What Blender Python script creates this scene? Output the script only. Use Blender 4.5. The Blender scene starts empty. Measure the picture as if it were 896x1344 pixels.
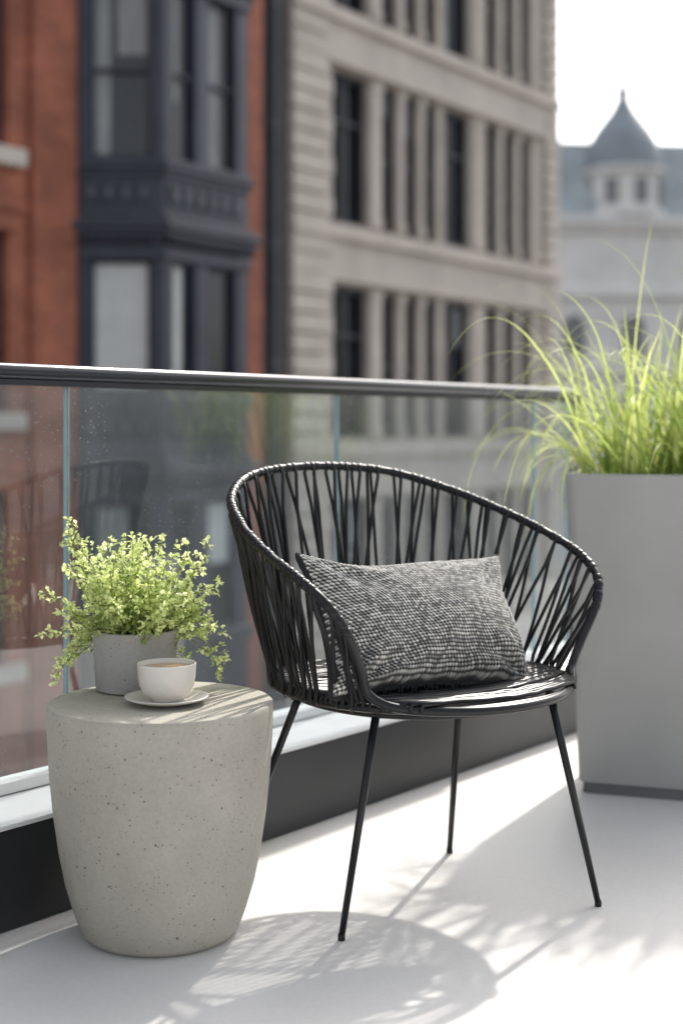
import bpy, math, random
import numpy as np
from mathutils import Vector, Matrix
random.seed(7); np.random.seed(7)
S=bpy.context.scene
R=math.radians

# ------------------------------------------------------------ materials
def newmat(name):
    m=bpy.data.materials.new(name); m.use_nodes=True
    nt=m.node_tree; b=nt.nodes['Principled BSDF']; return m,nt,b
def N(nt,t,**k):
    n=nt.nodes.new(t)
    for a,v in k.items():
        if a in n.inputs.keys() : n.inputs[a].default_value=v
        else: setattr(n,a,v)
    return n
def ramp(nt,fac,stops):
    r=nt.nodes.new('ShaderNodeValToRGB'); e=r.color_ramp.elements
    e[0].position=stops[0][0]; e[0].color=(*stops[0][1],1)
    e[1].position=stops[1][0]; e[1].color=(*stops[1][1],1)
    for p,c in stops[2:]:
        x=e.new(p); x.color=(*c,1)
    nt.links.new(fac,r.inputs[0]); return r
def basic(name,col,rough=.6,var=.15,scale=6,bump=0,bscale=60,metal=0,spec=.5,stretch=None,rvar=0,det=3.0):
    m,nt,b=newmat(name); L=nt.links
    tc=N(nt,'ShaderNodeTexCoord'); src=tc.outputs['Object']
    if stretch:
        mp=N(nt,'ShaderNodeMapping'); mp.inputs['Scale'].default_value=stretch; L.new(src,mp.inputs[0]); src=mp.outputs[0]
    n=N(nt,'ShaderNodeTexNoise',Scale=scale,Detail=det,Roughness=.6); L.new(src,n.inputs['Vector'])
    lo=tuple(max(0,c*(1-var)) for c in col); hi=tuple(min(1,c*(1+var)) for c in col)
    r=ramp(nt,n.outputs['Fac'],[(.3,lo),(.7,hi)]); L.new(r.outputs[0],b.inputs['Base Color'])
    b.inputs['Roughness'].default_value=rough; b.inputs['Metallic'].default_value=metal
    b.inputs['Specular IOR Level'].default_value=spec
    if rvar:
        mr=N(nt,'ShaderNodeMapRange'); mr.inputs[3].default_value=rough-rvar; mr.inputs[4].default_value=rough+rvar
        L.new(n.outputs['Fac'],mr.inputs[0]); L.new(mr.outputs[0],b.inputs['Roughness'])
    if bump:
        n2=N(nt,'ShaderNodeTexNoise',Scale=bscale,Detail=2.0); L.new(src,n2.inputs['Vector'])
        bp=N(nt,'ShaderNodeBump',Strength=bump,Distance=.01); L.new(n2.outputs['Fac'],bp.inputs['Height']); L.new(bp.outputs[0],b.inputs['Normal'])
    return m
def concrete_speck(name,col,speck=55,dark=(.06,.055,.045),amt=.22,contrast=1.0,rough=.75,fine=True):
    m,nt,b=newmat(name); L=nt.links
    tc=N(nt,'ShaderNodeTexCoord'); src=tc.outputs['Object']
    n=N(nt,'ShaderNodeTexNoise',Scale=4.0,Detail=6.0,Roughness=.6); L.new(src,n.inputs['Vector'])
    r=ramp(nt,n.outputs['Fac'],[(.3,tuple(c*(1-.2*contrast) for c in col)),(.72,tuple(min(1,c*(1+.13*contrast)) for c in col))])
    nf=N(nt,'ShaderNodeTexNoise',Scale=140.0,Detail=2.0); L.new(src,nf.inputs['Vector'])
    q=.07*contrast
    r1=ramp(nt,nf.outputs['Fac'],[(.35,(1-q,)*3),(.65,(1+q*.4,)*3)])
    mx=N(nt,'ShaderNodeMixRGB',blend_type='MULTIPLY'); mx.inputs[0].default_value=1
    L.new(r.outputs[0],mx.inputs[1]); L.new(r1.outputs[0],mx.inputs[2])
    last=mx.outputs[0]; h=n.outputs['Fac']
    for sc,am,off in ((float(speck),amt,.06),(float(speck)*2.3,amt*1.15,.05)) if fine else ((float(speck),amt,.06),):
        v=N(nt,'ShaderNodeTexVoronoi',Scale=sc); L.new(src,v.inputs['Vector'])
        sep=N(nt,'ShaderNodeSeparateColor'); L.new(v.outputs['Color'],sep.inputs[0])
        th=N(nt,'ShaderNodeMath',operation='MULTIPLY'); L.new(sep.outputs[0],th.inputs[0]); th.inputs[1].default_value=am
        th2=N(nt,'ShaderNodeMath',operation='SUBTRACT'); L.new(th.outputs[0],th2.inputs[0]); th2.inputs[1].default_value=off
        lt=N(nt,'ShaderNodeMath',operation='LESS_THAN'); L.new(v.outputs['Distance'],lt.inputs[0]); L.new(th2.outputs[0],lt.inputs[1])
        f=N(nt,'ShaderNodeMath',operation='MULTIPLY'); L.new(lt.outputs[0],f.inputs[0]); f.inputs[1].default_value=.85
        mx2=N(nt,'ShaderNodeMixRGB'); L.new(f.outputs[0],mx2.inputs[0]); L.new(last,mx2.inputs[1]); mx2.inputs[2].default_value=(*dark,1); last=mx2.outputs[0]
        sub=N(nt,'ShaderNodeMath',operation='SUBTRACT'); L.new(h,sub.inputs[0]); L.new(lt.outputs[0],sub.inputs[1]); h=sub.outputs[0]
    L.new(last,b.inputs['Base Color']); b.inputs['Roughness'].default_value=rough
    bp=N(nt,'ShaderNodeBump',Strength=.4*contrast,Distance=.002); L.new(h,bp.inputs['Height']); L.new(bp.outputs[0],b.inputs['Normal'])
    return m
def brickmat():
    m,nt,b=newmat('red_brick'); L=nt.links
    tc=N(nt,'ShaderNodeTexCoord'); sp=N(nt,'ShaderNodeSeparateXYZ'); L.new(tc.outputs['Object'],sp.inputs[0])
    ad=N(nt,'ShaderNodeMath',operation='ADD'); L.new(sp.outputs[0],ad.inputs[0]); L.new(sp.outputs[1],ad.inputs[1])
    cb=N(nt,'ShaderNodeCombineXYZ'); L.new(ad.outputs[0],cb.inputs[0]); L.new(sp.outputs[2],cb.inputs[1])
    br=N(nt,'ShaderNodeTexBrick'); L.new(cb.outputs[0],br.inputs['Vector'])
    br.inputs['Scale'].default_value=1; br.inputs['Brick Width'].default_value=.22; br.inputs['Row Height'].default_value=.075
    br.inputs['Mortar Size'].default_value=.007
    br.inputs['Color1'].default_value=(.50,.155,.085,1); br.inputs['Color2'].default_value=(.36,.105,.06,1); br.inputs['Mortar'].default_value=(.38,.24,.18,1)
    n=N(nt,'ShaderNodeTexNoise',Scale=1.3,Detail=5.0); L.new(tc.outputs['Object'],n.inputs['Vector'])
    r=ramp(nt,n.outputs['Fac'],[(.3,(.62,.6,.6)),(.7,(1.12,1.08,1.05))])
    mx=N(nt,'ShaderNodeMixRGB',blend_type='MULTIPLY'); mx.inputs[0].default_value=1
    L.new(br.outputs[0],mx.inputs[1]); L.new(r.outputs[0],mx.inputs[2]); L.new(mx.outputs[0],b.inputs['Base Color'])
    b.inputs['Roughness'].default_value=.85
    return m
def leafmat(name,c1,c2,trans=.5,c0=None):
    m=bpy.data.materials.new(name); m.use_nodes=True; nt=m.node_tree; L=nt.links
    nt.nodes.remove(nt.nodes['Principled BSDF']); out=nt.nodes['Material Output']
    at=N(nt,'ShaderNodeAttribute',attribute_name='rnd')
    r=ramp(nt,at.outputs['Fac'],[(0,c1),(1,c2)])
    d=N(nt,'ShaderNodeBsdfPrincipled'); d.inputs['Roughness'].default_value=.45
    t=N(nt,'ShaderNodeBsdfTranslucent'); L.new(r.outputs[0],d.inputs['Base Color'])
    hs=N(nt,'ShaderNodeHueSaturation'); hs.inputs['Value'].default_value=1.35; hs.inputs['Saturation'].default_value=1.02; L.new(r.outputs[0],hs.inputs['Color'])
    L.new(hs.outputs[0],t.inputs['Color'])
    mx=N(nt,'ShaderNodeMixShader'); mx.inputs[0].default_value=trans
    L.new(d.outputs[0],mx.inputs[1]); L.new(t.outputs[0],mx.inputs[2]); L.new(mx.outputs[0],out.inputs[0])
    return m
def glassmat():
    m=bpy.data.materials.new('balustrade_glass'); m.use_nodes=True; nt=m.node_tree; L=nt.links
    nt.nodes.remove(nt.nodes['Principled BSDF']); out=nt.nodes['Material Output']
    tr=N(nt,'ShaderNodeBsdfTransparent'); tr.inputs[0].default_value=(.76,.82,.84,1)
    gl=N(nt,'ShaderNodeBsdfGlossy'); gl.inputs['Roughness'].default_value=.0; gl.inputs[0].default_value=(.95,1,1,1)
    lw=N(nt,'ShaderNodeLayerWeight'); lw.inputs[0].default_value=.5
    pw=N(nt,'ShaderNodeMath',operation='POWER'); L.new(lw.outputs['Facing'],pw.inputs[0]); pw.inputs[1].default_value=5
    ma=N(nt,'ShaderNodeMath',operation='MULTIPLY_ADD'); L.new(pw.outputs[0],ma.inputs[0]); ma.inputs[1].default_value=.92; ma.inputs[2].default_value=.11
    mx=N(nt,'ShaderNodeMixShader'); L.new(ma.outputs[0],mx.inputs[0]); L.new(tr.outputs[0],mx.inputs[1]); L.new(gl.outputs[0],mx.inputs[2])
    tc=N(nt,'ShaderNodeTexCoord')
    v=N(nt,'ShaderNodeTexVoronoi',Scale=130.0); L.new(tc.outputs['Object'],v.inputs['Vector'])
    sep=N(nt,'ShaderNodeSeparateColor'); L.new(v.outputs['Color'],sep.inputs[0])
    th=N(nt,'ShaderNodeMath',operation='MULTIPLY'); L.new(sep.outputs[0],th.inputs[0]); th.inputs[1].default_value=.24
    lt=N(nt,'ShaderNodeMath',operation='LESS_THAN'); L.new(v.outputs['Distance'],lt.inputs[0]); L.new(th.outputs[0],lt.inputs[1])
    n=N(nt,'ShaderNodeTexNoise',Scale=3.0,Detail=4.0); L.new(tc.outputs['Object'],n.inputs['Vector'])
    mr=N(nt,'ShaderNodeMapRange'); mr.inputs[1].default_value=.4; mr.inputs[2].default_value=.7; mr.inputs[3].default_value=0.03; mr.inputs[4].default_value=.45; L.new(n.outputs['Fac'],mr.inputs[0])
    ml=N(nt,'ShaderNodeMath',operation='MULTIPLY'); L.new(lt.outputs[0],ml.inputs[0]); L.new(mr.outputs[0],ml.inputs[1])
    mp=N(nt,'ShaderNodeMapping'); mp.inputs['Scale'].default_value=(6,1,1.2); L.new(tc.outputs['Object'],mp.inputs[0])
    n2=N(nt,'ShaderNodeTexNoise',Scale=2.0,Detail=5.0); L.new(mp.outputs[0],n2.inputs['Vector'])
    mr2=N(nt,'ShaderNodeMapRange'); mr2.inputs[1].default_value=.35; mr2.inputs[2].default_value=.75; mr2.inputs[3].default_value=.055; mr2.inputs[4].default_value=.13; L.new(n2.outputs['Fac'],mr2.inputs[0])
    ad=N(nt,'ShaderNodeMath',operation='ADD'); L.new(ml.outputs[0],ad.inputs[0]); L.new(mr2.outputs[0],ad.inputs[1])
    df=N(nt,'ShaderNodeBsdfDiffuse'); df.inputs[0].default_value=(.68,.73,.74,1)
    mx2=N(nt,'ShaderNodeMixShader'); L.new(ad.outputs[0],mx2.inputs[0]); L.new(mx.outputs[0],mx2.inputs[1]); L.new(df.outputs[0],mx2.inputs[2])
    L.new(mx2.outputs[0],out.inputs[0]); return m
def floormat():
    m,nt,b=newmat('pale_microcement'); L=nt.links
    tc=N(nt,'ShaderNodeTexCoord'); src=tc.outputs['Object']
    n=N(nt,'ShaderNodeTexNoise',Scale=1.6,Detail=5.0,Roughness=.55,Distortion=.6); L.new(src,n.inputs['Vector'])
    r=ramp(nt,n.outputs['Fac'],[(.3,(.64,.622,.598)),(.7,(.715,.70,.678))])
    n3=N(nt,'ShaderNodeTexNoise',Scale=90.0,Detail=3.0); L.new(src,n3.inputs['Vector'])
    r3=ramp(nt,n3.outputs['Fac'],[(.35,(.97,.97,.97)),(.6,(1.01,1.01,1.01))])
    mx=N(nt,'ShaderNodeMixRGB',blend_type='MULTIPLY'); mx.inputs[0].default_value=1
    L.new(r.outputs[0],mx.inputs[1]); L.new(r3.outputs[0],mx.inputs[2]); L.new(mx.outputs[0],b.inputs['Base Color'])
    mr=N(nt,'ShaderNodeMapRange'); mr.inputs[3].default_value=.42; mr.inputs[4].default_value=.7; L.new(n.outputs['Fac'],mr.inputs[0]); L.new(mr.outputs[0],b.inputs['Roughness'])
    bp=N(nt,'ShaderNodeBump',Strength=.06,Distance=.005); L.new(n3.outputs['Fac'],bp.inputs['Height']); L.new(bp.outputs[0],b.inputs['Normal'])
    return m

M={}
M['floor']=floormat()
M['kerb']=basic('charcoal_metal',(.022,.023,.026),.42,.2,4,rvar=.1)
M['ledge']=basic('light_aluminium',(.74,.75,.75),.45,.06,5)
M['rail']=basic('dark_rail_paint',(.014,.017,.023),.24,.2,5,rvar=.05,spec=.45)
M['glass']=glassmat()
M['gedge']=basic('glass_edge',(.34,.47,.50),.25,.1,20)
M['black']=basic('black_steel',(.007,.0075,.009),.30,.2,20,spec=.38)
M['rope']=basic('black_cord',(.006,.0065,.008),.36,.3,30,spec=.38)
M['conc']=concrete_speck('table_concrete',(.43,.405,.345),62,contrast=.9)
M['potc']=concrete_speck('pot_concrete',(.37,.355,.33),110,contrast=.6)
M['cer']=concrete_speck('speckled_ceramic',(.74,.70,.64),120,(.35,.3,.25),amt=.13,contrast=.25,rough=.38,fine=False)
M['coffee']=basic('milky_tea',(.42,.27,.13),.15,.1,20)
M['soil']=basic('soil',(.05,.035,.025),.95,.5,60,.8,90)
M['planter']=basic('planter_fibreclay',(.37,.368,.36),.7,.07,3,.05,150)
M['pbase']=basic('planter_plinth',(.14,.14,.14),.7)
M['leaf']=leafmat('herb_leaf',(.34,.44,.13),(.82,.86,.48),.5)
M['stem']=leafmat('herb_stem',(.18,.22,.06),(.30,.32,.10),.2)
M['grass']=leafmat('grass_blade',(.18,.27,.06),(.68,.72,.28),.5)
M['brick']=brickmat()
M['stone']=basic('limestone',(.51,.45,.39),.85,.16,1.4)
M['stone2']=basic('limestone_pale',(.63,.565,.50),.85,.12,1.1)
M['navy']=basic('navy_painted_timber',(.035,.040,.064),.42,.25,2)
M['wglass']=basic('window_glass',(.018,.022,.028),.06,.5,.6)
M['frame']=basic('window_frame',(.035,.040,.055),.5)
M['blind']=basic('roller_blind',(.70,.73,.71),.8,.08,2)
M['curtain']=basic('curtain',(.34,.36,.36),.8,.25,3,stretch=(6,6,.4))
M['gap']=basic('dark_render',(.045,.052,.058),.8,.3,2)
M['pipe']=basic('drainpipe_metal',(.16,.17,.18),.5)
M['asph']=basic('asphalt',(.05,.05,.052),.9,.2,3)
M['pave']=basic('paving',(.30,.29,.28),.85,.15,3)
M['paint']=basic('road_paint',(.75,.75,.72),.7)
M['slate']=basic('hazed_blue_slate',(.40,.45,.47),.7,.2,.5)  # far building colours, slate most of all, paled to stand in for air haze
M['dome']=basic('lead_dome',(.27,.31,.34),.6,.2,.6)
M['cream']=basic('pale_stucco',(.80,.785,.76),.85,.10,.4)
M['darkwin']=basic('far_window',(.22,.22,.23),.3)
M['slab']=basic('slab_concrete',(.35,.35,.34),.85)

# ------------------------------------------------------------ mesh helpers
class MB:
    def __init__(s): s.v=[]; s.f=[]; s.a=[]
    def box(s,x0,x1,y0,y1,z0,z1):
        b=len(s.v)
        s.v+=[(x0,y0,z0),(x1,y0,z0),(x1,y1,z0),(x0,y1,z0),(x0,y0,z1),(x1,y0,z1),(x1,y1,z1),(x0,y1,z1)]
        s.f+=[tuple(b+i for i in q) for q in ((0,3,2,1),(4,5,6,7),(0,1,5,4),(1,2,6,5),(2,3,7,6),(3,0,4,7))]
    def obox(s,P,Q,a0,a1,o0,o1,z0,z1):
        d=Vector((Q[0]-P[0],Q[1]-P[1])); d.normalize(); n=Vector((d.y,-d.x))
        pts=[Vector(P)+d*a+n*o for a,o in ((a0,o1),(a1,o1),(a1,o0),(a0,o0))]
        s.prism([(p.x,p.y) for p in pts],z0,z1)
    def prism(s,poly,z0,z1):
        b=len(s.v); n=len(poly)
        s.v+=[(p[0],p[1],z0) for p in poly]+[(p[0],p[1],z1) for p in poly]
        s.f.append(tuple(b+i for i in reversed(range(n)))); s.f.append(tuple(b+n+i for i in range(n)))
        for i in range(n):
            j=(i+1)%n; s.f.append((b+i,b+j,b+n+j,b+n+i))
    def lathe(s,prof,c=(0,0,0),seg=64,cap0=True,cap1=True):
        b=len(s.v); 
        for r,z in prof:
            for i in range(seg):
                a=2*math.pi*i/seg; s.v.append((c[0]+r*math.cos(a),c[1]+r*math.sin(a),c[2]+z))
        for k in range(len(prof)-1):
            for i in range(seg):
                j=(i+1)%seg; s.f.append((b+k*seg+i,b+k*seg+j,b+(k+1)*seg+j,b+(k+1)*seg+i))
        if cap0: s.f.append(tuple(b+i for i in reversed(range(seg))))
        if cap1: s.f.append(tuple(b+(len(prof)-1)*seg+i for i in range(seg)))
    def tube(s,pts,r,seg=8,closed=False):
        pts=[Vector(p) for p in pts]; n=len(pts)
        rr=r if hasattr(r,'__len__') else [r]*n
        b=len(s.v)
        def tan(i):
            if closed: return (pts[(i+1)%n]-pts[i-1]).normalized()
            return (pts[min(i+1,n-1)]-pts[max(i-1,0)]).normalized()
        t=tan(0); up=Vector((0,0,1)) if abs(t.z)<.9 else Vector((1,0,0))
        u=t.cross(up).normalized()
        for i in range(n):
            t=tan(i); u=(u-t*u.dot(t)).normalized(); w=t.cross(u)
            for k in range(seg):
                a=2*math.pi*k/seg; p=pts[i]+(u*math.cos(a)+w*math.sin(a))*rr[i]; s.v.append(tuple(p))
        m=n if closed else n-1
        for i in range(m):
            i2=(i+1)%n
            for k in range(seg):
                k2=(k+1)%seg; s.f.append((b+i*seg+k,b+i*seg+k2,b+i2*seg+k2,b+i2*seg+k))
        if not closed:
            s.f.append(tuple(b+k for k in reversed(range(seg)))); s.f.append(tuple(b+(n-1)*seg+k for k in range(seg)))
    def make(s,name,mat,parent=None,smooth=False,bevel=0):
        me=bpy.data.meshes.new(name); me.from_pydata(s.v,[],s.f); me.update()
        if s.a:
            at=me.attributes.new('rnd','FLOAT','POINT'); at.data.foreach_set('value',s.a)
        o=bpy.data.objects.new(name,me); S.collection.objects.link(o)
        me.materials.append(mat)
        if smooth:
            me.polygons.foreach_set('use_smooth',[True]*len(me.polygons))
            if smooth=='auto':
                me.set_sharp_from_angle(angle=R(35))
        if bevel:
            md=o.modifiers.new('b','BEVEL'); md.width=bevel; md.segments=3 if bevel!=.012 else 1; md.limit_method='ANGLE'
        if parent: o.parent=parent
        return o
def empty(name,loc=(0,0,0),rz=0):
    e=bpy.data.objects.new(name,None); S.collection.objects.link(e); e.location=loc; e.rotation_euler=(0,0,rz); return e
def catmull(P,closed=True,n=12):
    P=[Vector(p) for p in P]; out=[]; m=len(P)
    for i in range(m if closed else m-1):
        if closed: p0,p1,p2,p3=P[i-1],P[i],P[(i+1)%m],P[(i+2)%m]
        else: p0,p1,p2,p3=P[max(i-1,0)],P[i],P[i+1],P[min(i+2,m-1)]
        for k in range(n):
            t=k/n
            out.append(.5*((2*p1)+(-p0+p2)*t+(2*p0-5*p1+4*p2-p3)*t*t+(-p0+3*p1-3*p2+p3)*t**3))
    if not closed: out.append(P[-1])
    return out
def resample(P,m):
    L=[0]
    for i in range(1,len(P)): L.append(L[-1]+(P[i]-P[i-1]).length)
    def at(t):
        t=max(0,min(1,t))*L[-1]
        for i in range(1,len(P)):
            if L[i]>=t:
                f=(t-L[i-1])/max(1e-9,L[i]-L[i-1]); return P[i-1].lerp(P[i],f)
        return P[-1]
    return at

# ------------------------------------------------------------ camera / light
cam=bpy.data.cameras.new('camera'); co=bpy.data.objects.new('camera',cam); S.collection.objects.link(co); S.camera=co
co.location=(0,0,.94); co.rotation_euler=(R(90),0,0)
cam.sensor_fit='HORIZONTAL'; cam.sensor_width=24; cam.lens=50; cam.shift_y=-110/896; cam.clip_end=3000; cam.clip_start=.05
cam.dof.use_dof=True; cam.dof.focus_distance=2.70; cam.dof.aperture_fstop=1.9
EL=R(42.5); AZ=math.atan2(.435,.90)
to_sun=Vector((math.sin(AZ)*math.cos(EL),math.cos(AZ)*math.cos(EL),math.sin(EL)))
sl=bpy.data.lights.new('sun','SUN'); so=bpy.data.objects.new('sun',sl); S.collection.objects.link(so)
sl.energy=4.4; sl.angle=R(1.2); sl.color=(1,.955,.89); so.rotation_euler=(-to_sun).to_track_quat('-Z','Y').to_euler(); so.location=(5,10,14)
W=bpy.data.worlds.new('World'); S.world=W; W.use_nodes=True; nt=W.node_tree
sk=nt.nodes.new('ShaderNodeTexSky'); sk.sky_type='NISHITA'; sk.sun_disc=False
sk.sun_elevation=EL; sk.sun_rotation=AZ; sk.dust_density=4.0; sk.ozone_density=1.0; sk.air_density=1.0
hs=nt.nodes.new('ShaderNodeHueSaturation'); hs.inputs['Saturation'].default_value=.30; hs.inputs['Value'].default_value=1.8
nt.links.new(sk.outputs[0],hs.inputs['Color'])
nt.links.new(hs.outputs[0],nt.nodes['Background'].inputs[0]); nt.nodes['Background'].inputs[1].default_value=.15
S.view_settings.view_transform='Standard'; S.view_settings.look='None'; S.view_settings.exposure=0

# ------------------------------------------------------------ balcony
RZ=math.atan2(.789,.614)
bal=empty('balcony_floor',(-.63,2.64,0),RZ)
mb=MB(); mb.box(-4,6,-5,.30,-.06,0); mb.make('floor_finish',M['floor'],bal)
mb=MB(); mb.box(-4.0,6.0,-5,.30,-.36,-.064); mb.make('floor_slab',M['slab'],bal)
ker=empty('balcony_kerb',(-.63,2.64,0),RZ)
mb=MB(); mb.box(-3.9,3.4,0.0,.26,.002,.19); mb.make('kerb_face',M['kerb'],ker,bevel=.004)
mb=MB(); mb.box(-3.9,3.4,-.004,.27,.191,.201); mb.make('ledge_cap',M['ledge'],ker,bevel=.002)
rl=empty('glass_balustrade',(-.63,2.64,0),RZ)
YG=.19
mb=MB(); mb.box(-3.9,2.50,YG-.024,YG+.024,.203,.228); mb.make('glass_shoe',M['ledge'],rl,bevel=.003)
mb=MB(); mb.box(-3.9,2.50,YG-.023,YG+.023,1.040,1.073); mb.make('top_rail',M['rail'],rl,smooth='auto',bevel=.0135)
mb=MB(); mb.box(-3.9,2.497,YG-.012,YG+.012,1.028,1.0395); mb.make('rail_channel',M['rail'],rl)
seams=[-3.4,-2.45,-1.52,-.6,.322,1.25,2.27,2.495]
g=MB(); e=MB()
for a,b in zip(seams[:-1],seams[1:]):
    q=len(g.v); g.v+=[(a+.005,YG,.215),(b-.005,YG,.215),(b-.005,YG,1.03),(a+.005,YG,1.03)]; g.f.append((q,q+1,q+2,q+3))
    e.box(a+.0020,a+.0045,YG-.0045,YG+.0045,.228,1.028)
    e.box(b-.0045,b-.0037,YG-.0045,YG+.0045,.228,1.028)
g.make('glass_panels',M['glass'],rl); e.make('glass_edges',M['gedge'],rl)

# ------------------------------------------------------------ side table
prof=[(.12,0),(.136,.003),(.147,.014),(.160,.05),(.175,.10),(.187,.16),(.197,.23),(.2040,.30),(.2080,.37),(.2095,.422),(.2088,.4285),(.2065,.4312),(.203,.4318)]
mb=MB(); mb.lathe(prof,seg=128)
t=mb.make('concrete_side_table',M['conc'],smooth='auto'); t.location=(-.337,2.652,0)

# pot + plant
pot=empty('potted_herb',(-.40,2.765,.4325))
mb=MB(); mb.lathe([(.070,0),(.0755,.003),(.0775,.012),(.083,.112),(.0825,.116),(.0795,.1175),(.0765,.116),(.0755,.098)],seg=64,cap1=False); mb.make('pot',M['potc'],pot,smooth='auto')
mb=MB(); mb.lathe([(.0758,.099),(.05,.103),(.02,.105)],seg=32,cap0=False); mb.make('soil',M['soil'],pot)
lf=MB(); st=MB()
def leaf(mb,p,d,n,l,w,rv):
    d=d.normalized(); s=d.cross(n)
    if s.length<1e-3: s=d.cross(Vector((1,0,.2)))
    s.normalize(); n=s.cross(d)
    b=len(mb.v)
    pts=[p,p+d*l*.35+s*w*.5+n*w*.12,p+d*l*.75+s*w*.38+n*w*.08,p+d*l-n*w*.15,p+d*l*.75-s*w*.38+n*w*.08,p+d*l*.35-s*w*.5+n*w*.12,p+d*l*.55-n*w*.05]
    mb.v+=[tuple(q) for q in pts]; mb.a+=[rv]*7
    mb.f+=[(b,b+1,b+6),(b+1,b+2,b+6),(b+2,b+3,b+6),(b+3,b+4,b+6),(b+4,b+5,b+6),(b+5,b,b+6)]
def rv3(): return Vector((random.gauss(0,1),random.gauss(0,1),random.gauss(0,1))).normalized()
def herb_stem(p,d,L,droop,nseg=9):
    pts=[p.copy()]; seg=L/nseg
    for i in range(nseg):
        d=(d+Vector((random.gauss(0,.14),random.gauss(0,.14),random.gauss(0,.07)-droop))).normalized()
        p=p+d*seg; pts.append(p.copy())
    n0=len(st.v); st.tube(pts,[.0013*(1-.5*i/nseg) for i in range(nseg+1)],seg=4); st.a+=[random.random()]*(len(st.v)-n0)
    return pts
for k in range(122):
    a=random.uniform(0,2*math.pi); r=.062*math.sqrt(random.random())
    tilt=random.uniform(0,1)**.85*1.15
    trail=False; tall=False
    if k<7: a=math.pi+random.gauss(-.1,.35); tilt=1.3; trail=True
    elif k<11: a=random.gauss(.1,.3); tilt=1.15; trail=True
    elif k<18: tilt=random.uniform(.05,.3); a=math.pi+random.gauss(0,.7); tall=True
    elif math.sin(a)<-.3: tilt*=.72
    base=Vector((r*math.cos(a),r*math.sin(a),.1))
    a2=a+random.gauss(0,.35) if not trail else a
    d=Vector((math.sin(tilt)*math.cos(a2),math.sin(tilt)*math.sin(a2),math.cos(tilt)))
    L=random.uniform(.085,.17)*(1+.22*(tilt<.55))
    if trail: L=random.uniform(.11,.155)
    if tall: L=random.uniform(.21,.24)
    pts=herb_stem(base,d,L,(.015+.05*tilt*random.random()) if not trail else random.uniform(.08,.20))
    for i in range(2,len(pts)):
        f=i/(len(pts)-1)
        if (tall or trail) and random.random()<.25: continue
        for q in range(3):
            dd=(rv3()*.9+Vector((0,0,.25))+ (pts[i]-pts[i-1]).normalized()*.5).normalized()
            tl=random.uniform(.006,.022)
            tip=pts[i]+dd*tl
            n0=len(st.v); st.tube([pts[i],tip],.0006,seg=3); st.a+=[random.random()]*(len(st.v)-n0)
            rv=min(1,max(0,.20+.60*f+random.gauss(0,.24)))
            for w in range(random.choice((3,4,5))):
                ld=(dd*.6+rv3()).normalized()
                l=random.uniform(.006,.0125)
                leaf(lf,tip-dd*random.uniform(0,tl*.5),ld,(rv3()*.5+Vector((0,0,1))).normalized(),l,l*.72,min(1,max(0,rv+random.gauss(0,.12))))
lf.make('foliage',M['leaf'],pot); st.make('stems',M['stem'],pot)

# cup + saucer
cup=empty('cup_and_saucer',(-.322,2.622,.4325))
mb=MB(); mb.lathe([(.030,0),(.034,.001),(.05,.0035),(.068,.0085),(.0765,.0125),(.0775,.014),(.076,.0148),(.066,.0115),(.048,.0068),(.03,.0055)],seg=72); mb.make('saucer',M['cer'],cup,smooth=True)
mb=MB(); mb.lathe([(.024,.0058),(.0275,.0062),(.0285,.009),(.034,.0125),(.0445,.022),(.050,.034),(.0525,.048),(.0540,.0735),(.0533,.0750),(.0520,.0747),(.0505,.06),(.049,.045)],seg=72,cap1=False)
mb.make('cup',M['cer'],cup,smooth=True)
mb=MB(); mb.lathe([(.0508,.066),(.03,.0661)],seg=48); mb.make('drink',M['coffee'],cup)

# ------------------------------------------------------------ chair
CH=(.159,2.877); CR=math.atan2(.6,.8)
chair=empty('rope_tub_chair',(CH[0],CH[1],0),CR)
right=[(.18,.335,.842),(.295,.245,.80),(.355,.11,.748),(.374,-.01,.703),(.37,-.095,.668),(.352,-.155,.628),(.322,-.178,.575),(.285,-.172,.505),(.262,-.168,.455),(.222,-.208,.431),(.12,-.272,.424)]
rim=[(0,.362,.856)]+right+[(0,-.292,.422)]+[(-x,y,z) for x,y,z in reversed(right)]
rc=catmull(rim,True,14)
mb=MB(); mb.tube(rc,.0090,seg=14,closed=True)
def ring(a,rx=.288,ry=.285,z=.43): 
    c,s_=math.cos(a),math.sin(a); e=2/2.25
    return Vector((rx*abs(c)**e*(1 if c>0 else -1), ry*abs(s_)**e*(1 if s_>0 else -1), z))
rp=[ring(2*math.pi*i/120) for i in range(120)]
mb.tube([p+Vector((0,0,-.004)) for p in rp],.0072,seg=10,closed=True)
mb.tube([Vector((p.x*.86,p.y*.86,.408)) for p in rp],.0065,seg=10,closed=True)
mb.make('frame',M['black'],chair,smooth=True)
k0=7*14+4; kR=rc[:k0+1]; m=len(rc); kL=rc[m-k0:]
shell=kL+kR
at=resample(shell,0)
a0=R(-28); 
rpath=[ring(math.pi-a0 - (math.pi-2*a0)*i/160) for i in range(161)]
ar=resample(rpath,0)
cord=MB(); wr=MB()
NA=38
def strand(p,q,bulge,r=.0039):
    mid=(p+q)/2; o=Vector((mid.x,mid.y,0)); 
    if o.length>0: o.normalize()
    out=[]
    out.append(p+Vector((0,0,.007))-o*.004)
    for i in range(1,10):
        t=i/10; c=p.lerp(q,t)+o*bulge*math.sin(math.pi*t)
        if i==1: c=p.lerp(q,.035)+o*(.0085 if bulge>0 else -.0085)
        out.append(c)
    out.append(q+o*(.008 if bulge>0 else -.004)); out.append(q+Vector((0,0,-.011)))
    cord.tube(out,r,seg=7)
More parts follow.
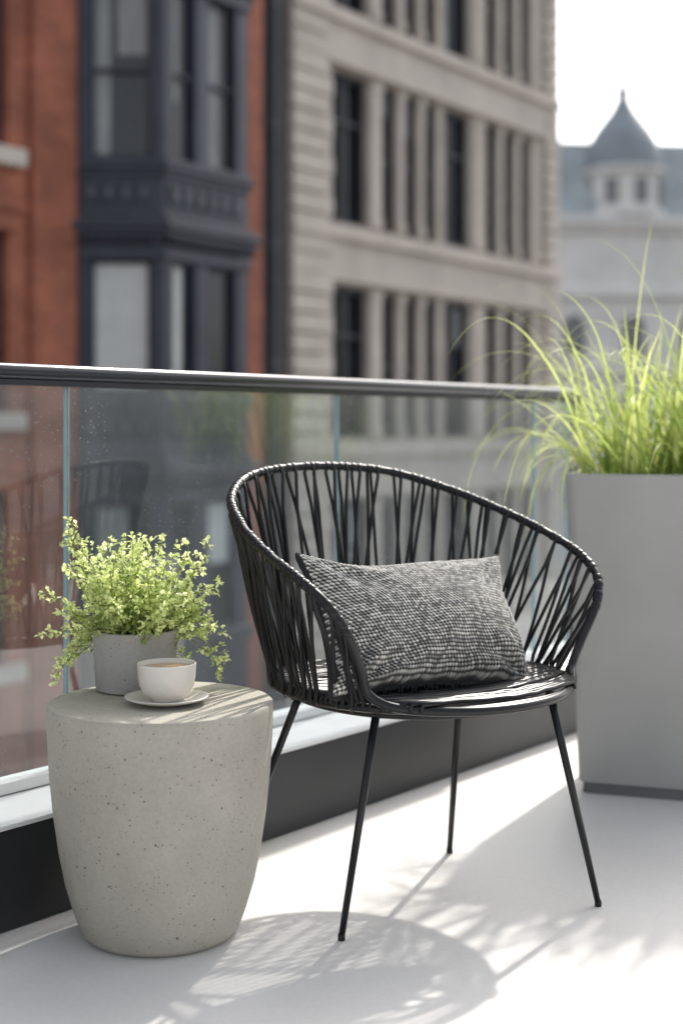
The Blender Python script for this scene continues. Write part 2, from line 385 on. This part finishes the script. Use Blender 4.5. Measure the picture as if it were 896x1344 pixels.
def wrap(tt,w=.0040,r=.0102):
    a,b,c=at(tt-w),at(tt),at(tt+w)
    if (c-a).length>1e-4: wr.tube([a,a.lerp(b,.35),b,b.lerp(c,.65),c],[.0088,r,r,r,.0088],seg=14)
pat=[(.2,.9),(1.0,.3),(2.3,2.0),(.3,1.4),(1.5,.2),(.4,2.2),(2.0,.6),(.9,.9)]
for i in range(NA):
    t=(i+.5)/NA; j=random.gauss(0,.12)/NA
    ta=t-.17/NA+j; tb=t+.17/NA+j
    s1,s2=pat[(i*3+ (i//5))%len(pat)]
    if random.random()<.3: s1,s2=s2,s1
    strand(at(ta),ar(ta+s1/NA),.008); strand(at(tb),ar(tb-s2/NA),-.002)
    wrap(ta); wrap(tb)
    if i%3==0: strand(at(t+.5/NA),ar(t+(.45+random.choice((-1.1,-.2,.5,1.2)))/NA),.003); wrap(t+.5/NA)
def ringx(y):
    e=2.25; return .288*(1-min(1,abs(y)/.285)**e)**(1/e)
y=-.262
while y<.27:
    bul=.035*max(0,(-y+.05)/.3)
    pts=[]; nn=14
    for i in range(nn+1):
        f=-1+2*i/nn
        dy=bul*abs(f)**2.0
        xx=f*ringx(min(.27,y+ (bul if abs(f)>.99 else dy)))
        pts.append(Vector((xx,y+dy-.012*(y<-.2),.440-.018*(1-f*f)*(1-abs(y)/.3)+random.gauss(0,.0008))))
    pts=[pts[0]+Vector((-.004,0,-.014))]+pts+[pts[-1]+Vector((.004,0,-.014))]
    cord.tube(pts,.0048,seg=7); y+=.0150
cord.make('cords',M['rope'],chair,smooth=True); wr.make('cord_wraps',M['rope'],chair,smooth=True)
inv=Matrix.Rotation(-CR,4,'Z')
def loc(X,Y,Z): return inv@Vector((X-CH[0],Y-CH[1],Z))
tops=[(.066,2.645,.418),(.405,2.745,.418),(.255,3.04,.410),(-.083,2.76,.418)]
bots=[(.0,2.608,.0),(.504,2.795,.0),(.239,3.145,.0),(-.235,2.93,.0)]
lg=MB()
for a,b in zip(tops,bots):
    A=loc(*a); B=loc(*b); B.z=.006; lg.tube([A+(A-B).normalized()*.012,A.lerp(B,.5),B],[.0080,.0075,.0062],seg=12)
    lg.lathe([(.0068,0),(.0070,.002),(.0070,.008),(.006,.012)],c=(B.x,B.y,.0005),seg=16)
T=[loc(*a) for a in tops]
lg.tube([T[0],T[2]],.006,seg=8); lg.tube([T[1]+Vector((0,0,-.003)),T[3]+Vector((0,0,-.003))],.006,seg=8)
lg.tube([T[0],T[1]],.006,seg=8); lg.tube([T[0],T[3]],.006,seg=8)
lg.make('legs',M['black'],chair,smooth=True)

# ------------------------------------------------------------ cushion
m,nt,b=newmat('marled_knit'); L=nt.links
atn=N(nt,'ShaderNodeAttribute',attribute_name='rnd')
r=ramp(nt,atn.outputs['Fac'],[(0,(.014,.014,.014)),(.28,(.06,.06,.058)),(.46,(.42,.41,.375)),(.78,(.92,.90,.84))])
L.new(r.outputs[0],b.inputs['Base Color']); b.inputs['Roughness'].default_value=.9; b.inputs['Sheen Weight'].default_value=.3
M['knit']=m
M['dark']=basic('black_cloth',(.018,.018,.02),.85,.3,40)
NX,NY=440,260; PW,PH,PT=.525,.292,.088
rows,cols=42,64
cush=empty('knitted_cushion',(CH[0],CH[1],0),CR)
Uv=Vector((1,0,-.060)).normalized(); Hv=Vector((.040,.140,.235)).normalized(); Nv=Uv.cross(Hv).normalized()
Nv=-Nv if Nv.y>0 else Nv
cen=Vector((-.040,-.045,.556))
stv=np.random.rand(rows+2,cols+2)
rowv=np.random.rand(rows+2)
def cushion_pt(a,b,side):
    x=PW/2*a*(1-.11*(1-b*b))*(1-.05*(b<0)*-b); y=PH/2*b*(1-.14*(1-a*a))
    y+=.012*math.sin(2.4*a+.6)*(b>0)*b*(1-a*a)
    pr=max(0,(1-a*a))**.45*max(0,(1-b*b))**.5
    z=side*PT*pr
    if side>0: 
        z+= .008*math.sin(3.1*a+2.2*b+.7)*pr+.006*math.sin(7*a-5*b)*pr
        for ca,cb in ((-1,1),(1,1),(1,-1),(-1,-1)):
            da,db=a-ca,b-cb; rr=math.hypot(da,db)
            z+=.009*math.sin(9*math.atan2(db,da))*math.exp(-((rr-.45)/.27)**2)*min(1,pr*3)
    z*= (1-.24*b)
    y-= .010*math.cos(a*1.7)*(b>0)*b
    return x,y,z
for side in (1,-1):
    mb=MB(); nx,ny=(NX,NY) if side>0 else (60,40)
    for j in range(ny+1):
        bb=-1+2*j/ny
        for i in range(nx+1):
            aa=-1+2*i/nx
            x,y,z=cushion_pt(aa,bb,side)
            v=0
            if side>0:
                rr=(bb+1)/2*rows+.12*math.sin(aa*23+bb*3); rr=max(0,min(rows,rr)); ri=int(rr); cc=(aa+1)/2*cols+.5*(ri%2); ci=int(cc)
                fr=rr-ri; fc=cc-ci
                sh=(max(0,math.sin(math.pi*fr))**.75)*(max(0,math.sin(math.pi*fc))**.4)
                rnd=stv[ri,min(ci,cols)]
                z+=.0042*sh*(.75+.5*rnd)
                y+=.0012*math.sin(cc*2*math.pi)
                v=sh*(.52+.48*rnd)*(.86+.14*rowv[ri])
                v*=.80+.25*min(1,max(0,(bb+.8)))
                v=min(1,v)
            p=cen+Uv*x+Hv*y+Nv*z
            mb.v.append(tuple(p)); mb.a.append(max(0,v))
    for j in range(ny):
        for i in range(nx):
            q=j*(nx+1)+i; f=(q,q+1,q+nx+2,q+nx+1)
            mb.f.append(f if side>0 else f[::-1])
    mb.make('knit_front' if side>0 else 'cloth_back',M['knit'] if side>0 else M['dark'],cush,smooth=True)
out=[]
for t in range(240):
    a=t/240*4; k=int(a); f=a-k
    A,Bq=[(-1+2*f,-1),(1,-1+2*f),(1-2*f,1),(-1,1-2*f)][k]
    x,y,z=cushion_pt(A,Bq,-1); out.append(cen+Uv*x+Hv*y+Nv*(-.004)+Vector((0,0,random.gauss(0,.0012))))
mb=MB(); mb.tube(out,.0062,seg=8,closed=True)
for k in range(60):
    A=-1+2*(k+.5)/60; x,y,z=cushion_pt(A,-1,-1); p=cen+Uv*x+Hv*y
    q=p-Hv*random.uniform(.006,.016)+Uv*random.gauss(0,.003)-Nv*.004; mb.tube([p,q],[.003,.0015],seg=5)
mb.make('edge_piping',M['dark'],cush,smooth=True)

# ------------------------------------------------------------ tall planter with grass
pl=empty('planter_with_grass',(.566,3.64,0),math.atan2(-.325,.945))
def rrect(x0,x1,y0,y1,r,n=8):
    P=[]
    for cx,cy,a0 in ((x1-r,y0+r,-90),(x1-r,y1-r,0),(x0+r,y1-r,90),(x0+r,y0+r,180)):
        for k in range(n+1):
            a=R(a0+90*k/n); P.append((cx+r*math.cos(a),cy+r*math.sin(a)))
    return P
def loft(mb,secs,cap0=True,cap1=True):
    b=len(mb.v); n=len(secs[0][0])
    for P,z in secs: mb.v+=[(p[0],p[1],z) for p in P]
    for k in range(len(secs)-1):
        for i in range(n):
            j=(i+1)%n; mb.f.append((b+k*n+i,b+k*n+j,b+(k+1)*n+j,b+(k+1)*n+i))
    if cap0: mb.f.append(tuple(b+i for i in reversed(range(n))))
    if cap1: mb.f.append(tuple(b+(len(secs)-1)*n+i for i in range(n)))
WX,WY=.58,.44
def sec(ins,z,r=.035): return (rrect(ins,WX-ins,ins,WY-ins,max(.008,r-ins*.3)),z)
mb=MB(); loft(mb,[sec(.034,.03),sec(.032,.034),sec(.003,.808),sec(0.0,.813),sec(.0,.820),sec(.003,.8235),sec(.019,.8235),sec(.022,.820),sec(.024,.785)],cap1=False)
mb.make('planter_body',M['planter'],pl,smooth='auto')
mb=MB(); loft(mb,[sec(.042,.0),sec(.042,.031)]); mb.make('planter_plinth',M['pbase'],pl)
mb=MB(); loft(mb,[sec(.026,.778),sec(.026,.79)]); mb.make('planter_soil',M['soil'],pl)
gr=MB()
def blade(base,az,el,L,w,droop,rv,n=12,twist=0):
    d=Vector((math.cos(el)*math.cos(az),math.cos(el)*math.sin(az),math.sin(el)))
    p=base.copy(); b=len(gr.v); sd=Vector((-math.sin(az+twist),math.cos(az+twist),0))
    for i in range(n+1):
        t=i/n; ww=w*(.55+.45*math.sin(math.pi*min(1,t*1.3+.15)))*(1-t**3) +.0004
        nn=sd.cross(d)
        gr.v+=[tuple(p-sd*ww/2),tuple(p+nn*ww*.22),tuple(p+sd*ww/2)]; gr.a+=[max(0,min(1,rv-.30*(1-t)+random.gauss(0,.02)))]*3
        d=(d+Vector((0,0,-droop*(.3+1.6*t)))+Vector((random.gauss(0,.03),random.gauss(0,.03),0))).normalized()
        p=p+d*L/n
    for i in range(n):
        q=b+i*3; gr.f+=[(q,q+1,q+4,q+3),(q+1,q+2,q+5,q+4)]
for k in range(190):
    x=random.uniform(.05,.53); yv=random.uniform(.05,.38); az=random.uniform(0,2*math.pi)
    el=R(random.uniform(48,86)); base=Vector((x,yv,.785))
    blade(base,az,el,random.uniform(.16,.44),random.uniform(.007,.013),random.uniform(.04,.18),random.uniform(.05,1),twist=random.gauss(0,.8))
for k in range(100):
    x=random.uniform(.15,.53); yv=random.uniform(.04,.30)
    blade(Vector((x,yv,.785)),random.uniform(0,6.28),R(random.uniform(70,90)),random.uniform(.30,.50),random.uniform(.012,.019),random.uniform(0,.07),random.uniform(.2,1),twist=random.gauss(0,1.0))
for k in range(80):
    x=random.uniform(.04,.48); yv=random.uniform(.05,.35); az=math.pi+random.gauss(0,1.3)
    blade(Vector((x,yv,.785)),az,R(random.uniform(62,87)),random.uniform(.48,.80),random.uniform(.005,.009),random.uniform(.08,.19),random.uniform(.3,1),n=22,twist=random.gauss(0,.4))
for k in range(40):
    x=random.uniform(.03,.18); yv=random.uniform(.04,.32); az=math.pi+random.gauss(.1,.55)
    blade(Vector((x,yv,.785)),az,R(random.uniform(50,80)),random.uniform(.30,.50),random.uniform(.006,.011),random.uniform(.11,.25),random.uniform(.4,1),n=20,twist=random.gauss(0,.5))
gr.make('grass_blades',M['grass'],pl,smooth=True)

# ------------------------------------------------------------ buildings across the street
F0=(-.24,24.9,0); FR=math.atan2(.82,.572)
ZG=-9.0
def wall(mb,s0,s1,y0,y1,z0,z1,cols_,rows_):
    x=s0
    for c0,c1 in sorted(cols_):
        mb.box(x,c0,y0,y1,z0,z1)
        z=z0
        for r0,r1 in sorted(rows_):
            mb.box(c0,c1,y0,y1,z,r0); z=r1
        mb.box(c0,c1,y0,y1,z,z1); x=c1
    mb.box(x,s1,y0,y1,z0,z1)
sb=empty('limestone_office_building',F0,FR)
rowsz=[(-3.07,-.36),(.76,3.47),(4.59,7.30),(8.42,11.13),(12.25,14.96)]
wide=[(.14,1.28),(3.98,5.0)]; slit=[(1.74,2.24),(2.50,2.98),(3.22,3.70),(5.66,6.14),(6.40,6.90),(7.16,7.64)]
ST,EN=-1.15,8.81
mb=MB(); wall(mb,ST,EN,0,.22,-4.4,16.2,wide+slit,rowsz)
mb.box(ST,EN,.5,12,ZG,16.2)
mb.make('wall',M['stone'],sb)
mb=MB()
for a in (ST,.9,3.2,5.4,7.7): mb.box(a,a+.9,-.02,.5,ZG,-4.4)
mb.box(ST,EN,-.14,.48,-4.9,-4.402)
mb.make('ground_floor_piers',M['stone'],sb)
tr=MB(); fr=MB(); gl=MB(); bl=MB(); cu=MB()
gl.box(ST+.02,EN-.02,.24,.28,ZG+.1,16.0)
for z0,z1 in rowsz+[(-7,-4.19)]:
    tr.box(ST-.03,EN+.05,-.16,-.003,z1+.86,z1+1.03)
    tr.box(ST-.02,EN+.03,-.09,-.003,z1+.18,z1+.80)
    tr.box(ST-.03,EN+.05,-.20,-.003,z1+.80,z1+.857)
    tr.box(ST-.02,EN+.04,-.13,-.003,z1+.06,z1+.177)
for z0,z1 in rowsz:
    for c0,c1 in wide:
        cm=(c0+c1)/2
        fr.box(c0,c0+.06,.12,.2,z0,z1); fr.box(c1-.06,c1,.12,.2,z0,z1); fr.box(cm-.035,cm+.035,.12,.2,z0,z1)
        for zz in (z1-.9,z0+.02,z1-.09): fr.box(c0+.06,cm-.035,.13,.19,zz,zz+.07); fr.box(cm+.035,c1-.06,.13,.19,zz,zz+.07)
        if random.random()<.8: cu.box(c0+.09,c0+.09+random.uniform(.1,.35),.21,.23,z0+.12,z1-.05)
        if random.random()<.5: cu.box(cm+.05,c1-.08,.21,.23,z1-random.uniform(.5,1.4),z1-.1)
    for c0,c1 in slit:
        fr.box(c0,c0+.04,.12,.2,z0,z1); fr.box(c1-.04,c1,.12,.2,z0,z1); fr.box(c0+.04,c1-.04,.13,.19,z0+1.3,z0+1.38)
        if random.random()<.35: cu.box(c0+.05,c1-.05,.21,.23,z1-random.uniform(.4,1.2),z1-.02)
    for c0,c1 in ((2.27,2.47),(3.01,3.19),(1.34,1.68),(5.06,5.60),(6.17,6.37),(6.93,7.13),(7.68,8.1)):
        w=(c1-c0)*.5; cxm=(c0+c1)/2; ww=min(w,.17)
        tr.box(cxm-ww,cxm+ww,-.035,-.003,z0+.22,z1-.2)
        tr.box(cxm-ww-.02,cxm+ww+.02,-.06,-.003,z0+.02,z0+.217); tr.box(cxm-ww-.02,cxm+ww+.02,-.06,-.003,z1-.197,z1-.02)
z=ZG+.2
k=0
while z<16:
    tr.box(ST-.04,ST+(1.12 if k%2 else .98),-.155,-.003,z,z+.30); z+=.345; k+=1
z=ZG+.2
while z<16:
    tr.box(8.22,8.84,-.12,-.003,z,z+.30); z+=.345
tr.make('stone_trim',M['stone2'],sb,bevel=.012); fr.make('window_frames',M['frame'],sb); gl.make('window_glass',M['wglass'],sb)
cu.make('curtains',M['curtain'],sb)
mb=MB(); mb.box(ST-.1,EN+.3,-.5,12,16.21,16.7); mb.make('roof_cornice',M['stone2'],sb)

# brick building
bb=empty('brick_townhouse',F0,FR)
cl=[(-8.5,-7.32),(-11.6,-10.4),(-14.7,-13.5),(-17.8,-16.6)]
rw=[(-5.9,-3.6),(-2.2,.1),(1.15,3.55),(4.66,7.3),(8.4,10.9),(12,14.3)]
mb=MB(); wall(mb,-24,-1.90,0,.4,ZG,15.6,cl,rw); mb.box(-24,-1.90,.5,12,ZG,15.6)
mb.box(-6.95,-6.15,-.09,-.003,ZG+.1,15.5)
mb.box(-2.60,-1.92,-.06,-.003,ZG+.1,15.5)
mb.make('brick_wall',M['brick'],bb)
tr=MB(); fr=MB(); gl=MB(); lt=MB(); gl.box(-23.9,-2.0,.43,.46,ZG+.1,15.5)
for c0,c1 in cl:
    for r0,r1 in rw:
        tr.box(c0-.2,c1+.22,-.14,-.003,r0-.23,r0)
        lt.box(c0-.12,c1+.14,-.07,-.003,r1+.02,r1+.28); lt.box(c0-.2,c1+.22,-.12,-.003,r1+.283,r1+.38)
        fr.box(c0,c0+.09,.15,.25,r0,r1); fr.box(c1-.09,c1,.15,.25,r0,r1); fr.box(c0+.09,c1-.09,.15,.25,(r0+r1)/2-.04,(r0+r1)/2+.04)
        fr.box(c0+.09,c1-.09,.15,.25,r1-.09,r1); fr.box(c0+.09,c1-.09,.15,.25,r0,r0+.09)
tr.make('stone_sills',M['stone2'],bb); lt.make('brick_hoods',M['brick'],bb); fr.make('sash_frames',M['navy'],bb); gl.make('sash_glass',M['wglass'],bb)
mb=MB(); mb.box(-24.2,-1.92,-.5,12.2,15.61,16.2); mb.make('cornice',M['navy'],bb)
A=(-6.07,0);B_=(-5.31,-.95);C_=(-3.42,-.95);E_=(-2.66,0)
def bay(o): return [(A[0]-1.28*o,-.002),(B_[0]-.481*o,B_[1]-o),(C_[0]+.481*o,C_[1]-o),(E_[0]+1.28*o,-.002)]
nv=MB(); pg=MB(); bl=MB(); cu=MB(); df=MB()
wins=[(-2.05,-.1),(1.42,3.33),(4.72,7.25),(8.65,10.9),(12.2,14.2)]
pg.prism(bay(-.13),-3.4,15.3)
zs=-3.3
for i,(z0,z1) in enumerate(wins):
    nv.prism(bay(0),zs,z0)
    nv.prism(bay(.09),z0-.12,z0+.01)
    nv.prism(bay(.05),z0-.22,z0-.123)
    top=wins[i-1][1] if i else zs
    if i:
        nv.prism(bay(.05),top-.01,top+.14); nv.prism(bay(.13),top+.30,top+.40); nv.prism(bay(.20),top+.403,top+.50); nv.prism(bay(.10),top+.503,top+.60)
        for (P,Q,Ln) in ((A,B_,1.215),(B_,C_,1.89),(C_,E_,1.215)):
            n=int(Ln/.3); 
            for q in range(n):
                a=.12+(Ln-.24)*q/n; w_=(Ln-.24)/n-.06
                nv.obox(P,Q,a,a+w_,-.01,.035,z0-.62,z0-.30)
                df.obox(P,Q,a+.07,a+w_-.07,.03,.05,z0-.52,z0-.40)
            n=int(Ln/.11)
            for q in range(n):
                a=.05+(Ln-.1)*q/n; nv.obox(P,Q,a,a+.055,0,.12,top+.21,top+.298)
    for (P,Q,ww,Ln) in ((A,B_,[(.20,1.04)],1.215),(B_,C_,[(.215,.70),(.98,1.62)],1.89),(C_,E_,[(.22,.98)],1.215)):
        x=-.0
        for w0,w1 in ww:
            nv.obox(P,Q,x,w0,-.2,0.0,z0,z1); x=w1
            fr_=((z0+z1)/2)
            nv.obox(P,Q,w0,w0+.05,-.12,-.04,z0,z1); nv.obox(P,Q,w1-.05,w1,-.12,-.04,z0,z1)
            if i!=1: nv.obox(P,Q,w0+.05,w1-.05,-.12,-.05,fr_-.03,fr_+.03)
            nv.obox(P,Q,w0+.05,w1-.05,-.12,-.05,z0+.01,z0+.08); nv.obox(P,Q,w0+.05,w1-.05,-.12,-.05,z1-.07,z1-.001)
        nv.obox(P,Q,x,Ln,-.2,0.0,z0,z1)
    if i==1:
        bl.obox(A,B_,.25,.99,-.128,-.118,z0+.02,z1-.04); bl.obox(B_,C_,.25,.50,-.128,-.118,z0+.3,z1-.04)
    if i==2:
        cu.obox(A,B_,.25,.46,-.128,-.118,z0+.02,z1-.04); cu.obox(A,B_,.56,.99,-.128,-.118,z0+1.5,z1-.04); cu.obox(B_,C_,1.05,1.3,-.128,-.118,z0+.02,z1-.04)
        cu.obox(B_,C_,.27,.42,-.128,-.118,z0+.9,z1-.04)
    if i==0:
        cu.obox(A,B_,.28,.7,-.128,-.118,z0+.02,z1-.04); bl.obox(B_,C_,1.02,1.56,-.128,-.118,z0+1.0,z1-.04)
    zs=z1
nv.prism(bay(0),zs,15.6)
for k in range(5): nv.prism(bay(-.1-.14*k),-3.3-.18*(k+1),-3.3-.18*k-.003)
nv.make('bay_window_timber',M['navy'],bb,bevel=.012); pg.make('bay_window_glass',M['wglass'],bb); bl.make('bay_blinds',M['blind'],bb); cu.make('bay_curtains',M['curtain'],bb); df.make('bay_ornament',M['pipe'],bb)
gp=empty('recessed_link_wall',F0,FR)
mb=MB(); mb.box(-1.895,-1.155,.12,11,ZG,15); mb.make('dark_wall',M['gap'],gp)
mb=MB(); mb.tube([(-1.45,.04,ZG),(-1.45,.04,3),(-1.45,.04,15)],.055,seg=10)
for z in range(-8,15,2): mb.box(-1.53,-1.37,.0,.118,z,z+.08)
mb.make('drainpipe',M['pipe'],gp)

# street
st_=empty('street',F0,FR)
mb=MB(); mb.box(-900,900,-900,1500,ZG-.5,ZG-.15); mb.make('ground',M['asph'],st_)
mb=MB(); mb.box(-60,60,-3.2,-.02,ZG-.146,ZG); mb.box(-60,60,-22,-15.5,ZG-.146,ZG); mb.make('pavement',M['pave'],st_,bevel=.02)
mb=MB()
for k in range(-20,21): mb.box(k*3,k*3+1.5,-9.5,-9.38,ZG-.149,ZG-.143)
mb.make('lane_markings',M['paint'],st_)

# distant domed building
dm=empty('domed_civic_building',(16.2,80,0),R(6))
w=MB(); wn=MB(); sl_=MB(); trm=MB()
w.box(-8,16,0,14,ZG,12.3)
for z in (4.0,8.3,12.0): trm.box(-8.1,16.1,-.35,-.003,z,z+.35)
trm.box(-8.2,16.2,-.6,14.2,12.36,12.85)
for k in range(7):
    x=-6.6+3.4*k
    for z0,z1 in ((-3.5,-1),(.6,3),(5,7.3)):
        P=[]
        for q in range(9):
            a=math.pi*q/8; P.append((x+.62*math.cos(a),z1-.6+.6*math.sin(a)))
        P=[(x-.62,z0),(x+.62,z0)]+P
        b=len(wn.v); n=len(P)
        wn.v+=[(p[0],-.03,p[1]) for p in P]+[(p[0],.1,p[1]) for p in P]
        wn.f.append(tuple(b+i for i in range(n))); 
        for i in range(n):
            j=(i+1)%n; wn.f.append((b+i,b+n+i,b+n+j,b+j))
        trm.box(x-.85,x+.85,-.25,-.003,z0-.25,z0-.02); trm.box(x-.9,x-.66,-.15,-.003,z0,z1-.1); trm.box(x+.66,x+.9,-.15,-.003,z0,z1-.1)
w.make('walls',M['cream'],dm); wn.make('arched_windows',M['darkwin'],dm); trm.make('stone_trim',M['cream'],dm)
sl_.v+=[(-8,.2,12.86),(16,.2,12.86),(16,13.8,12.86),(-8,13.8,12.86),(-6.9,2.0,17.4),(14.8,2.0,17.4),(14.8,12,17.8),(-6.9,12,17.8)]
sl_.f+=[(0,1,5,4),(1,2,6,5),(2,3,7,6),(3,0,4,7),(4,5,6,7)]
sl_.make('mansard_roof',M['slate'],dm)
mb=MB(); mb.lathe([(2.45,12.9),(2.45,13.3),(2.15,13.35),(2.15,15.3),(2.45,15.35),(2.55,15.6),(2.2,15.75)],c=(.1,1.6,0),seg=16); mb.make('drum',M['cream'],dm,smooth='auto')
mb=MB()
for k in range(16):
    a=2*math.pi*(k+.5)/16; P=Vector((.1+2.15*math.cos(a),1.6+2.15*math.sin(a))); 
    if k%2==0:
        d=Vector((-math.sin(a),math.cos(a)))
        mb.obox((P.x-d.x*.38,P.y-d.y*.38),(P.x+d.x*.38,P.y+d.y*.38),0,.76,-.1,.06,13.6,15.0)
mb.make('drum_windows',M['darkwin'],dm)
mb=MB(); mb.lathe([(2.25,15.76),(2.2,16.3),(2.0,17.1),(1.65,17.8),(1.15,18.5),(.68,19.1),(.36,19.7),(.28,20.1),(.42,20.25),(.2,20.5),(.1,21.2),(.02,22.2)],c=(.1,1.6,0),seg=32); mb.make('dome_and_spire',M['dome'],dm,smooth='auto')
fb=empty('distant_office_block',(34,120,0),R(-10))
mb=MB(); mb.box(-14,20,0,20,ZG,19); mb.make('block_wall',M['slate'],fb)
mb=MB()
for i in range(13):
    for j in range(7): mb.box(-13+2.6*i,-11.6+2.6*i,-.03,.2,-5+3.3*j,-3.2+3.3*j)
mb.make('block_windows',M['darkwin'],fb)
